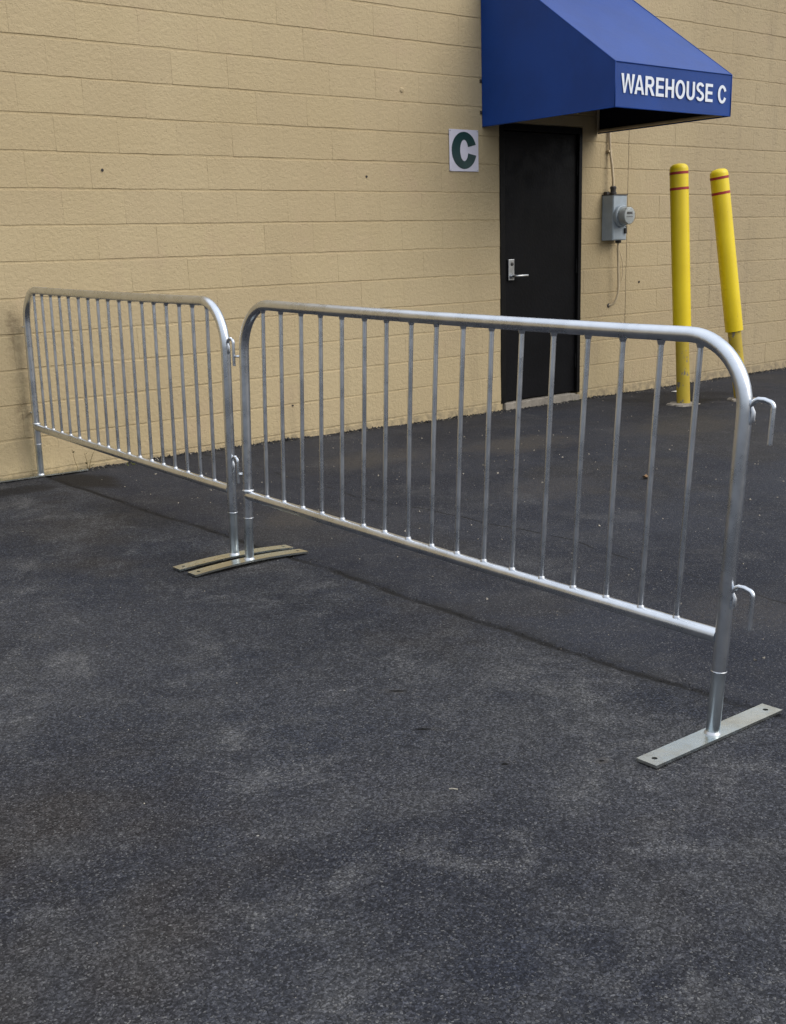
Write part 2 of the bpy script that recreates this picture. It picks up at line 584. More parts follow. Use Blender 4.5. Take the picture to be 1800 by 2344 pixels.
def ground_z(x, y):
    xx = max(-12, min(14, x))
    yy = max(-14, min(0, y))
    z = -.02894 - .006025 * xx + .024645 * yy
    z -= .020 * sstep(1.5, 3.2, x) * sstep(-2.2, -.2, y)
    z += .012 * sstep(5.5, 7.8, x)
    z -= .010 * math.exp(-((x + .58) ** 2 + (y + 5.0) ** 2) / 1.4)
    z -= .012 * math.exp(-((x + .5) ** 2 + (y + 2.5) ** 2) / .7)
    return z


def build_ground():
    xs = [-160, -70, -30, -14, -8, -5.5]
    v = -4.4
    while v < -.47:
        xs.append(v)
        v += .11
    v = -.46
    while v < -.20:
        xs.append(v)
        v += .0065
    v = -.12
    while v < .58:
        xs.append(v)
        v += .1
    v = .60
    while v < .87:
        xs.append(v)
        v += .01
    v = .95
    while v < 9:
        xs.append(v)
        v += .13
    xs += [10, 12, 16, 30, 70, 160]
    ys = [160, 70, 30, 10, 3, .3, .1]
    v = 0.0
    while v > -9.5:
        ys.append(v)
        v -= .045
    ys += [-11, -14, -20, -35, -70, -160]
    verts, faces, sa, ca = [], [], [], []
    for y in ys:
        for x in xs:
            ds = x - seam_x(y)
            dc = x - crack_x(y)
            z = ground_z(x, y)
            if -9.6 < y < .05 and -6 < x < 9.5:
                z += .004 * mnoise.noise((x * .9, y * .9, 0)) + .0018 * mnoise.noise((x * 3, y * 3, 5))
                jag = 1 + .5 * mnoise.noise((x * 9, y * 9, 2))
                z -= .005 * jag * math.exp(-(ds / .018) ** 2)
                z += .004 * sstep(.03, -.01, ds) * sstep(-.6, -.02, ds)
                z -= .003 * math.exp(-(dc / .012) ** 2) * max(0, mnoise.noise((0, y * 2.2, 9)) + .4)
            verts.append((x, y, z))
            sa.append(ds)
            ca.append(dc)
    nx = len(xs)
    for j in range(len(ys) - 1):
        for i in range(nx - 1):
            faces.append((j * nx + i, (j + 1) * nx + i, (j + 1) * nx + i + 1, j * nx + i + 1))
    me = bpy.data.meshes.new('ground')
    me.from_pydata(verts, [], faces)
    for nm, arr in (('seam', sa), ('crack', ca)):
        a = me.attributes.new(nm, 'FLOAT', 'POINT')
        a.data.foreach_set('value', arr)
    me.polygons.foreach_set('use_smooth', [True] * len(faces))
    me.materials.append(M_ASPH)
    o = bpy.data.objects.new('ground', me)
    col.objects.link(o)
    o['kind'] = 'structure'


build_ground()

# ------------------------------------------------------------------ warehouse wall of painted blocks
CH, CW = .2032, .4064
DX0, DX1, DTOP = 3.665, 4.638, 2.140
CJ = 5.243
wh = empty('warehouse_building', 'tan painted concrete block warehouse with a black side door', 'building', (3.5, .1, 0))
WO = Vector((3.5, .1, 0))


def wb(mb, name, mat, parent=wh, **k):
    """mesh given in world coordinates, parented under an empty or mesh with a plain offset"""
    o = mb.build(name, mat)
    o.parent = parent
    base = Vector((0, 0, 0)) if parent.parent else Vector(parent.location)
    o.matrix_parent_inverse = Matrix.Translation(-base)
    return o


ZT = 18 * .2032
mb = MB()
# mortar core a few mm behind the block faces, built round the door opening, plus the rest of the building
for (x0, x1, z0, z1) in ((-7.0, DX0 + .02, -.35, ZT), (DX1 - .02, 14.0, -.35, ZT), (DX0 + .02, DX1 - .02, DTOP + .02, ZT)):
    mb.box((x0, .0038, z0), (x1, .19, z1))
wall = wb(mb, 'wall', M_MORTAR)
mb = MB()
mb.box((-7.0, .20, ZT - .3), (14.0, 9, ZT - .05))
mb.box((-7.05, -.03, ZT), (14.05, .24, ZT + .06), .01)
wb(mb, 'roof', M_ROOF)


def block_mesh(width, height, seed, zlo=0.0):
    """front of one block: pillowed face, uneven arrises, deep bed joint, tight head joint"""
    rnd = random.Random(seed)
    n = max(2, int(round(6 * width / CW)))
    hw = width / 2
    h0 = -height / 2 + .0042
    h1 = height / 2 - .0042
    rows = []
    cols = [-hw + .0004 + (width - .0008) * i / n for i in range(n + 1)]
    for lev in range(4):
        row = []
        for i, x in enumerate(cols):
            j = rnd.uniform(-.0016, .0016)
            if rnd.random() < .08:
                j += rnd.choice((-1, 1)) * .002
            end = .0006 if i in (0, n) else 0
            if lev == 0:
                row.append((x, .011, h0 - .0035))
            elif lev == 1:
                row.append((x, end, h0 + .0035 + j))
            elif lev == 2:
                row.append((x, end, h1 - .0035 + j))
            else:
                row.append((x, .011, h1 + .0035))
        rows.append(row)
    # a column just inside each end keeps the head joint narrow
    verts = [v for r_ in rows for v in r_]
    m = n + 1
    faces = [(l * m + i, l * m + i + 1, (l + 1) * m + i + 1, (l + 1) * m + i) for l in range(3) for i in range(n)]
    # ends
    faces.append((0, m, 2 * m, 3 * m))
    faces.append((n, 3 * m + n, 2 * m + n, m + n))
    me = bpy.data.meshes.new('block')
    me.from_pydata(verts, [], faces)
    me.materials.append(M_BLOCK)
    return me


VAR = [block_mesh(CW, CH, 100 + i) for i in range(14)]
blocks = []          # (x0, x1, z0, z1)
for n in range(-2, 18):
    z0, z1 = n * CH, (n + 1) * CH
    off = .5 if n % 2 == 0 else 0.0
    for i in range(-17, 34):
        x0, x1 = (i + off) * CW, (i + 1 + off) * CW
        spans = [(x0, x1)]
        if x0 < CJ < x1:
            spans = [(x0, CJ - .003), (CJ + .003, x1)]
        for (a, b) in spans:
            if a < -6.9 or b > 13.9:
                continue
            if z0 < DTOP - .15 and b > DX0 and a < DX1:
                if a < DX0:
                    if DX0 - a > .03:
                        blocks.append((a, DX0, z0, z1))
                if b > DX1:
                    if b - DX1 > .03:
                        blocks.append((DX1, b, z0, z1))
                continue
            zz = z0
            if z0 < DTOP and b > DX0 and a < DX1:
                zz = DTOP
                if a < DX0:
                    blocks.append((a, DX0, z0, z1))
                    a = DX0
                if b > DX1:
                    blocks.append((DX1, b, z0, z1))
                    b = DX1
                if b - a < .03:
                    continue
            blocks.append((a, b, zz, z1))


def px(P):
    d = Vector(P) - CAMP
    k = d.dot(fw)
    return 900 + FPX * d.dot(rt) / k, CYPX - FPX * d.dot(up) / k, k


def shown(bk):
    a, b, z0, z1 = bk
    c_ = ((a + b) / 2, 0, (z0 + z1) / 2)
    if z1 < -.03:
        return 0
    q = [px((x, 0, z)) for x in (a, b) for z in (z0, z1)]
    if max(v[0] for v in q) < 0 or min(v[0] for v in q) > 1800 or max(v[1] for v in q) < 0:
        return 0
    if 3.5 < c_[0] < 4.8 and c_[2] > 2.3:
        return 0
    cx0, cx1 = max(0, min(v[0] for v in q)), min(1800, max(v[0] for v in q))
    cy0, cy1 = max(0, min(v[1] for v in q)), max(v[1] for v in q)
    return (cx1 - cx0) * max(0, cy1 - cy0)


order = sorted(range(len(blocks)), key=lambda i: -shown(blocks[i]))
near = set(i for i in order[:298] if shown(blocks[i]) > 0)
rest = MB()
rb = random.Random(21)
for i, (a, b, z0, z1) in enumerate(blocks):
    full = abs(b - a - CW) < 1e-4 and abs(z1 - z0 - CH) < 1e-4
    dy = rb.uniform(-.0007, .0007)
    tilt = (rb.uniform(-.007, .007), rb.uniform(-.0028, .0028), rb.uniform(-.0016, .0016))
    dz = rb.uniform(-.0012, .0012)
    me = rb.choice(VAR) if full else block_mesh(b - a, z1 - z0, 900 + i)
    loc = Vector(((a + b) / 2, dy, (z0 + z1) / 2 + dz))
    if i in near:
        o = bpy.data.objects.new('block', me)
        col.objects.link(o)
        o.parent = wall
        o.location = loc
        o.rotation_euler = tilt
    else:
        rest.add([Vector(v.co) + loc for v in me.vertices], [list(p_.vertices) for p_ in me.polygons])
o = wb(rest, 'block_courses', M_BLOCK, wall)
o['kind'] = 'stuff'

# control joint strip, anchor holes
mb = MB()
mb.box((CJ - .0035, .003, -.3), (CJ + .0035, .009, ZT))
wb(mb, 'control_joint', M_JOINT, wall)
for (ax, az, rr) in ((.278, 1.735, .008), (2.324, 1.728, .0075), (5.427, .887, .009), (1.568, .195, .006)):
    mb = MB()
    mb.lathe([(rr * .9, .004), (rr * 1.15, -.0045), (rr * .55, -.005), (rr * .5, -.001)], (ax, 0, az), (0, 1, 0), 10)
    wb(mb, 'anchor_hole', M_METER_D, wall)
mb = MB()
mb.lathe([(.021, .004), (.018, -.004), (.010, -.008), (.004, -.009)], (2.681, 0, 2.315), (0, 1, 0), 12)
wb(mb, 'anchor_patch', M_BLOCK, wall)

# ------------------------------------------------------------------ door
mb = MB()
FY0, FY1 = -.006, .15
mb.box((DX0 + .002, FY0, -.012), (DX0 + .052, FY1, DTOP - .002), .003)
mb.box((DX1 - .040, FY0, -.012), (DX1 - .002, FY1, DTOP - .002), .003)
mb.box((DX0 + .052, FY0, DTOP - .052), (DX1 - .040, FY1, DTOP - .003), .003)
door = wb(mb, 'door', M_FRAME)
door['label'] = 'black steel door in its frame under the blue awning'
mb = MB()
mb.box((DX0 + .055, .022, .0), (DX1 - .043, .066, DTOP - .056), .002)
wb(mb, 'door_leaf', M_DOOR, door)
mb = MB()
mb.box((DX0 + .05, .08, -.02), (DX1 - .04, .16, DTOP - .05))
wb(mb, 'door_stop', M_GAP, door)
for hz in (.26, 1.05, 1.83):
    mb = MB()
    mb.tube([(DX1 - .0415, .014, hz - .055), (DX1 - .0415, .014, hz + .055)], .0085, 10)
    mb.tube([(DX1 - .0415, .014, hz - .061), (DX1 - .0415, .014, hz + .061)], .005, 8)
    wb(mb, 'hinge', M_FRAME, door)
mb = MB()
LX, LZ = 3.800, 1.043
mb.box((LX - .034, .004, LZ - .083), (LX + .034, .022, LZ + .083), .005)
mb.lathe([(.021, .006), (.021, -.003), (.018, -.006)], (LX, .0, LZ - .048), (0, 1, 0), 20)
mb.tube([(LX, .0, LZ - .048), (LX, -.04, LZ - .048), (LX + .004, -.050, LZ - .048), (LX + .02, -.055, LZ - .048), (LX + .075, -.056, LZ - .048), (LX + .125, -.054, LZ - .048)], [.010, .010, .0115, .0125, .0125, .0115], 12)
lev = wb(mb, 'lever_handle', M_STEEL, door)
lev['label'] = 'satin steel lever handle and lock plate'
mb = MB()
mb.lathe([(.013, .001), (.013, -.0065), (.011, -.008)], (LX + .004, .004, LZ + .045), (0, 1, 0), 18)
wb(mb, 'lock_cylinder', M_METER_D, door)
# threshold slab, chipped at its right end
mb = MB()
nseg = 26
rows = []
rs = random.Random(3)
for i in range(nseg + 1):
    x = DX0 + .03 + (DX1 - DX0 - .035) * i / nseg
    ch = .022 * sstep(.90, 1.0, i / nseg)
    top = -.012 - ch + rs.uniform(-.002, .002)
    yf = -.022 + ch * .6 + rs.uniform(-.003, .003)
    rows.append([(x, .17, top), (x, yf + .008, top), (x, yf, top - .008), (x, yf - .006 + rs.uniform(-.003, .003), -.14)])
mb.add([v for r_ in rows for v in r_], [(i * 4 + k, (i + 1) * 4 + k, (i + 1) * 4 + k + 1, i * 4 + k + 1) for i in range(nseg) for k in range(3)])
mb.add(rows[0], [(0, 1, 2, 3)])
mb.add(rows[-1], [(3, 2, 1, 0)])
wb(mb, 'threshold', M_CONC, door)

# ------------------------------------------------------------------ awning
AX0, AX1, AY, AZB, AZF = 3.480, 4.828, -1.280, 2.100, 2.384
AZW = AZF + .70 * 1.28
aw = empty('door_awning', 'blue vinyl door awning lettered WAREHOUSE C over the black door', 'awning', (4.154, 0, AZB))


def panel(quad_pts, nu, nv, th, bulge, name, mat, uvdir):
    """fabric panel spanned over four corners, slightly slack between the frame tubes"""
    a, b, c_, d = [Vector(q) for q in quad_pts]
    nrm = (b - a).cross(d - a).normalized()
    mb_ = MB()
    for side in (0, 1):
        vs_ = []
        for j in range(nv + 1):
            for i in range(nu + 1):
                u, v = i / nu, j / nv
                P = (a * (1 - u) + b * u) * (1 - v) + (d * (1 - u) + c_ * u) * v
                s_ = 16 * u * (1 - u) * v * (1 - v)
                P = P + nrm * (-bulge * s_ + bulge * .5 * mnoise.noise((u * 3, v * 3, uvdir)) * min(1, s_ * 2)) - nrm * (th * side)
                vs_.append(P)
        fs = [(j * (nu + 1) + i, j * (nu + 1) + i + 1, (j + 1) * (nu + 1) + i + 1, (j + 1) * (nu + 1) + i) for j in range(nv) for i in range(nu)]
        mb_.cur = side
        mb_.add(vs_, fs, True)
    return wb(mb_, name, [mat, M_INNER_SHADE], aw)


e_ = .002
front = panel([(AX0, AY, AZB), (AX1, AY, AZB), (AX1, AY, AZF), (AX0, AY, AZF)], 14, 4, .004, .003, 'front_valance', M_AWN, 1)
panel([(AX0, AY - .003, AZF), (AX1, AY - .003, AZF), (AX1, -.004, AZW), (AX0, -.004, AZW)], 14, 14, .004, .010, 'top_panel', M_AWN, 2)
# side panels: a five-sided cheek each
for (X, sg, nm) in ((AX0, -1, 'side_panel'), (AX1, 1, 'side_panel')):
    mb = MB()
    nu, nv = 14, 12
    for side in (0, 1):
        vs_ = []
        for j in range(nv + 1):
            for i in range(nu + 1):
                u, v = i / nu, j / nv
                y = -.004 + (AY + .004) * u
                zt = AZW + (AZF - AZW) * u - .002
                z = AZB + (zt - AZB) * v
                s_ = 16 * u * (1 - u) * v * (1 - v)
                xx = X + sg * (.0015 - .005 * s_ + .003 * mnoise.noise((u * 2.5, v * 2.5, X)) * min(1, 2 * s_)) - sg * .004 * side
                vs_.append((xx, y, z))
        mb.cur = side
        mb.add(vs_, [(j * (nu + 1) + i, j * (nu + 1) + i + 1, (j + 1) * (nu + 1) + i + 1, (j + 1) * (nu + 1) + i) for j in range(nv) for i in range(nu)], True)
    wb(mb, nm, [M_AWN, M_INNER_SHADE], aw)
# welded hems along the fabric edges
for hp_ in ([(AX0, AY - .001, AZB), (AX0, AY - .001, AZF), (AX0, -.006, AZW)], [(AX1, AY - .001, AZB), (AX1, AY - .001, AZF), (AX1, -.006, AZW)], [(AX0, AY - .001, AZF), (AX1, AY - .001, AZF)],
            [(AX0, -.006, AZB), (AX0, AY - .001, AZB)], [(AX1, -.006, AZB), (AX1, AY - .001, AZB)], [(AX0, AY - .001, AZB), (AX1, AY - .001, AZB)]):
    mb = MB()
    for a_, b_ in zip(hp_[:-1], hp_[1:]):
        mb.tube([a_, b_], .0042, 8)
    wb(mb, 'hem', M_AWN, aw)
# frame inside
def bar(pts, name='frame_tube', r_=.0125, mat=None):
    mb_ = MB()
    mb_.tube(pts, r_, 10)
    return wb(mb_, name, mat or M_TAN, aw)


i_ = .020
for X in (AX0 + i_, AX1 - i_):
    bar([(X, -.02, AZB + .016), (X, AY + i_, AZB + .016)])
    bar([(X, AY + i_, AZB + .03), (X, AY + i_, AZF - .02)])
    bar([(X, AY + i_, AZF - .025), (X, -.03, AZW - .045)])
    bar([(X, -.022, AZB + .03), (X, -.022, AZW - .06)])
bar([(AX0 + i_ + .014, AY + i_, AZB + .016), (AX1 - i_ - .014, AY + i_, AZB + .016)])
bar([(AX0 + i_ + .014, AY + i_, AZF - .025), (AX1 - i_ - .014, AY + i_, AZF - .025)])
bar([(AX0 + i_ + .014, -.03, AZW - .05), (AX1 - i_ - .014, -.03, AZW - .05)])
XM = (AX0 + AX1) / 2
bar([(XM, AY + i_ + .014, AZF - .022), (XM, -.045, AZW - .05)])
for X in (AX0 - .012, AX1 + .012):
    for z in (2.20, 2.42, 3.0):
        mb = MB()
        mb.box((X - .010, -.008, z - .012), (X + .010, .0, z + .012), .002)
        wb(mb, 'wall_bracket', M_METER_D, aw)


# lettering drawn stroke by stroke, each letter one outline polygon set
def letter_mesh(ch, st=.19, wd=1.0):
    """returns list of convex-ish quads strips (as list of polygons) in a 1-high box"""
    P = []

    def rect(x0, y0, x1, y1):
        P.append([(x0, y0), (x1, y0), (x1, y1), (x0, y1)])

    def quad(*q):
        P.append(list(q))

    def ring(cx, cy, ax_, ay_, a0, a1, sx, sy, n=22):
        for k in range(n):
            t0 = a0 + (a1 - a0) * k / n
            t1 = a0 + (a1 - a0) * (k + 1) / n
            o0 = (cx + ax_ * math.cos(t0), cy + ay_ * math.sin(t0))
            o1 = (cx + ax_ * math.cos(t1), cy + ay_ * math.sin(t1))
            i0 = (cx + (ax_ - sx) * math.cos(t0), cy + (ay_ - sy) * math.sin(t0))
            i1 = (cx + (ax_ - sx) * math.cos(t1), cy + (ay_ - sy) * math.sin(t1))
            P.append([o0, o1, i1, i0])
    s = st
    h = s * .86
    if ch == 'W':
        W_ = 1.02
        a = .17
        # four slanted strokes meeting without overlap
        quad((0, 1), (s, 1), (.265 + .0, .22), (.195, 0))
        quad((.195, 0), (.265, .22), (.32, .0 + .0), (.32, 0))
        quad((.265, .22), (.32, 0), (.51, .76), (.43, 1))
        quad((.51, .76), (.43, 1), (.59, 1), (.51, .76))
        quad((.51, .76), (.59, 1), (.755, .22), (.70, 0))
        quad((.755, .22), (.70, 0), (.825, 0), (.755, .22))
        quad((.755, .22), (.825, 0), (W_, 1), (W_ - s, 1))
        return P, W_
    if ch == 'A':
        W_ = .76
        m = W_ / 2
        yb0, yb1 = .21, .21 + h
        xl = lambda y: s + (m - s) * y / .80          # inner edge left
        quad((0, 0), (s, 0), (xl(yb0), yb0), (m * yb0 / 1.0 * .78, yb0))
        xo = lambda y: (m - s * .52) * y
        P[-1] = [(0, 0), (s * .98, 0), (xl(yb0) - .02, yb0), (xo(yb0), yb0)]
        quad((xo(yb0), yb0), (W_ - xo(yb0), yb0), (W_ - xo(yb1), yb1), (xo(yb1), yb1))
        quad((xo(yb1), yb1), (xl(yb1) - .02, yb1), (m, .80), (xo(1), 1))
        quad((m, .80), (W_ - xo(1), 1), (xo(1), 1), (m, .80))
        quad((W_ - xo(yb1), yb1), (W_ - xl(yb1) + .02, yb1), (m, .80), (W_ - xo(1), 1))
        quad((W_, 0), (W_ - s * .98, 0), (W_ - xl(yb0) + .02, yb0), (W_ - xo(yb0), yb0))
        return P, W_
    if ch == 'R':
        W_ = .72
        rect(0, 0, s, 1)
        cy = .71
        rect(s, 1 - h, .42, 1)
        rect(s, .42, .42, .42 + h)
        ring(.42, cy, .26, .29, -math.pi / 2, math.pi / 2, s, h)
        quad((.34, .42), (.52, .43), (W_ + .01, 0), (W_ - s * 1.12, 0))
        P[-1] = [(.30, .42), (.50, .42), (W_ + .02, 0), (W_ - s * 1.05, 0)]
        return P, W_
    if ch == 'E':
        W_ = .64
        rect(0, 0, s, 1)
        rect(s, 0, W_, h)
        rect(s, .42, W_ - .04, .42 + h)
        rect(s, 1 - h, W_ - .015, 1)
        return P, W_
    if ch == 'H':
        W_ = .70
        rect(0, 0, s, 1)
        rect(W_ - s, 0, W_, 1)
        rect(s, .42, W_ - s, .42 + h)
        return P, W_
    if ch == 'O':
        W_ = .80
        ring(W_ / 2, .5, W_ / 2, .515, 0, 2 * math.pi, s, h, 36)
        return P, W_
    if ch == 'U':
        W_ = .70
        rect(0, .34, s, 1)
        rect(W_ - s, .34, W_, 1)
        ring(W_ / 2, .34, W_ / 2, .355, math.pi, 2 * math.pi, s, h)
        return P, W_
    if ch == 'S':
        W_ = .68
        m = W_ / 2
        ra = m
        ring(m, .735, ra - .01, .28, R(18), R(270), s, h)
        ring(m, .265, ra, .28, R(-162), R(90), s, h)
        # the two bowls meet at mid height
        return P, W_
    if ch == 'C':
        W_ = .74
        ring(W_ / 2 + .01, .5, W_ / 2 + .01, .515, R(24 if st < .2 else 19), R(336 if st < .2 else 345), s, h, 34)
        return P, W_
    return P, .34


def put_letter(ch, origin, xdir, zdir, width_scale, height, parent, mat, name='letter', depth=.0008, st=.19):
    P, W_ = letter_mesh(ch, st)
    if not P:
        return W_ * width_scale * height
    X, Z = Vector(xdir), Vector(zdir)
    N = X.cross(Z)
    bm = bmesh.new()
    for poly in P:
        vs_ = []
        for (a, b) in poly:
            q = Vector(origin) + X * (a * width_scale * height) + Z * (b * height) + N * depth
            if vs_ and (q - vs_[-1].co).length < 1e-6:
                continue
            vs_.append(bm.verts.new(q))
        if len(vs_) > 2 and (vs_[0].co - vs_[-1].co).length < 1e-6:
            bm.verts.remove(vs_.pop())
        if len(vs_) >= 3:
            f = bm.faces.new(vs_)
            f.normal_update()
            if f.normal.dot(N) < 0:
                f.normal_flip()
    bmesh.ops.remove_doubles(bm, verts=bm.verts, dist=1e-5)
    ext = bmesh.ops.extrude_face_region(bm, geom=list(bm.faces))
    bmesh.ops.translate(bm, vec=-N * depth * .9, verts=[g for g in ext['geom'] if isinstance(g, bmesh.types.BMVert)])
    me = bpy.data.meshes.new(name)
    bm.to_mesh(me)
    bm.free()
    me.materials.append(mat)
    o_ = bpy.data.objects.new(name, me)
    col.objects.link(o_)
    o_.parent = parent
    base = Vector((0, 0, 0)) if parent.parent else Vector(parent.location)
    o_.matrix_parent_inverse = Matrix.Translation(-base)
    return W_ * width_scale * height


TXT = 'WAREHOUSE C'
GAP = {'WA': -.02, 'AR': .08}
tot = 0
for i, chh in enumerate(TXT):
    tot += letter_mesh(chh)[1] if chh != ' ' else .22
    if i < len(TXT) - 1:
        tot += GAP.get(TXT[i:i + 2], .115)
HT = .122
tx0, tx1 = 3.540, 4.762
ws = (tx1 - tx0) / (tot * HT)
x = tx0
for i, chh in enumerate(TXT):
    zb = 2.192 - .010 * (x - tx0) / (tx1 - tx0)
    if chh == ' ':
        x += .22 * ws * HT
    else:
        x += put_letter(chh, (x, AY - .0036, zb), (1, 0, 0), (0, 0, 1), ws, HT, front, M_WHITE)
    if i < len(TXT) - 1:
        x += GAP.get(TXT[i:i + 2], .115) * ws * HT

# ------------------------------------------------------------------ letter sign
sg = empty('letter_sign', 'white square wall sign with a dark green letter C beside the door', 'sign', (3.279, -.006, 1.926))
mb = MB()
mb.box((3.128, -.0085, 1.778), (3.430, -.0045, 2.073), .0012)
plate = wb(mb, 'sign_plate', M_SIGN, sg)
for (sx, sz) in ((3.137, 1.787), (3.421, 1.787), (3.137, 2.064), (3.421, 2.064)):
    mb = MB()
    mb.lathe([(.0045, .0005), (.0045, -.0035), (.003, -.005)], (sx, -.0075, sz), (0, 1, 0), 8)
    wb(mb, 'screw', M_STEEL, sg)
mb = MB()
mb.box((3.16, -.0046, 1.81), (3.40, .004, 2.04))
wb(mb, 'backing', M_GAP, sg)
put_letter('C', (3.150, -.0088, 1.799), (1, 0, 0), (0, 0, 1), .252 / (.74 * .255), .255, sg, M_GREEN, 'letter', .0012, st=.255)

# ------------------------------------------------------------------ electricity meter
em = empty('electric_meter', 'grey electricity meter box with round glass dial on the wall', 'meter', (4.992, 0, 1.24))
BX0, BX1, BY, BZ0, BZ1 = 4.899, 5.083, -.120, 1.247, 1.612
mb = MB()
mb.box((BX0, BY, BZ0), (BX1, -.003, BZ1), .004)
wb(mb, 'box', M_METER, em)
mb = MB()
mb.box((BX0 + .006, BY - .005, BZ0 + .006), (BX1 - .006, BY + .001, BZ1 - .006), .002)
wb(mb, 'cover', M_METER, em)
mb = MB()
mb.box((BX0 - .004, BY - .010, BZ1 - .002), (BX1 + .004, -.001, BZ1 + .006), .002)
wb(mb, 'rain_lip', M_METER_D, em)
DC = (4.991, BY - .004, 1.442)
mb = MB()
mb.lathe([(.088, .003), (.090, -.004), (.090, -.026), (.086, -.032), (.078, -.034)], DC, (0, 1, 0), 36)
dial = wb(mb, 'collar', M_METER, em)
mb = MB()
mb.lathe([(.069, -.034), (.069, -.098), (.066, -.103), (.001, -.103)], DC, (0, 1, 0), 36, caps=False)
body = wb(mb, 'dial', M_DIAL, em)
mb = MB()
mb.box((DC[0] - .034, DC[1] - .1052, DC[2] + .012), (DC[0] + .034, DC[1] - .1032, DC[2] + .030))
mb.box((DC[0] - .040, DC[1] - .1052, DC[2] - .012), (DC[0] + .040, DC[1] - .1032, DC[2] - .007))
wb(mb, 'register', M_METER_D, em)
mb = MB()
prof = [(.076, -.033), (.0755, -.085), (.073, -.104), (.066, -.114), (.050, -.119), (.025, -.121), (.002, -.1215)]
prof += [(.002, -.119), (.025, -.1185), (.049, -.1165), (.064, -.112), (.0705, -.103), (.073, -.085), (.0735, -.033)]
mb.lathe(prof, DC, (0, 1, 0), 36, caps=False)
wb(mb, 'glass_dome', M_GLASS, em)
mb = MB()
mb.box((5.045, BY - .024, 1.300), (5.066, BY - .004, 1.345), .003)
mb.tube([(5.056, BY - .016, 1.340), (5.058, BY - .022, 1.352), (5.050, BY - .026, 1.362), (5.043, BY - .018, 1.352)], .003, 8)
wb(mb, 'seal_lock', M_METER_D, em)
mb = MB()
mb.lathe([(.030, 0), (.030, .018), (.024, .022), (.024, .046), (.027, .048), (.027, .062), (.020, .070)], (4.972, -.06, BZ1 + .004), (0, 0, 1), 16)
mb.box((4.905, -.05, BZ1 + .004), (4.942, -.01, BZ1 + .030), .004)
wb(mb, 'top_hub', M_METER_D, em)
mb = MB()
mb.lathe([(.024, 0), (.026, -.006), (.026, -.022), (.018, -.026)], (5.052, -.06, BZ0 + .002), (0, 0, 1), 16)
wb(mb, 'bottom_hub', M_METER_D, em)
mb = MB()
mb.tube([(4.972, -.06, 1.675), (4.971, -.059, 1.74), (4.968, -.048, 1.84), (4.965, -.034, 1.92), (4.963, -.024, 1.99), (4.962, -.019, 2.08), (4.960, -.018, 2.40), (4.960, -.018, 3.6)], .0115, 12)
cond = wb(mb, 'upper_conduit', M_TAN, em)
for z in (1.965, 2.7, 3.4):
    mb = MB()
    mb.box((4.940, -.034, z - .009), (4.986, -.001, z + .009), .003)
    wb(mb, 'strap', M_TAN, em)
mb = MB()
pts = [(5.052, -.06, 1.225), (5.056, -.060, 1.10), (5.064, -.060, .95), (5.070, -.060, .86)]
for k in range(1, 9):
    a = k / 8 * math.pi / 2
    pts.append((5.070 - .050 * (1 - math.cos(a)), -.060 + .052 * (1 - math.cos(a)), .86 - .155 * math.sin(a)))
pts.append((5.012, .004, .700))
mb.tube(pts, .0105, 12)
wb(mb, 'lower_conduit', M_TAN, em)
mb = MB()
mb.lathe([(.017, .003), (.019, -.004), (.012, -.007)], (5.010, 0, .703), (0, 1, 0), 14)
wb(mb, 'entry_grommet', M_METER_D, em)
gw = []
for k in range(14):
    s_ = k / 13
    gw.append((5.075 + .14 * math.sin(s_ * 1.9) - .09 * s_ * s_, -.012 - .01 * math.sin(s_ * 3), 1.25 - .42 * s_))
mb = MB()
mb.tube(gw, .0032, 6)
wb(mb, 'ground_wire', M_TAN, em)


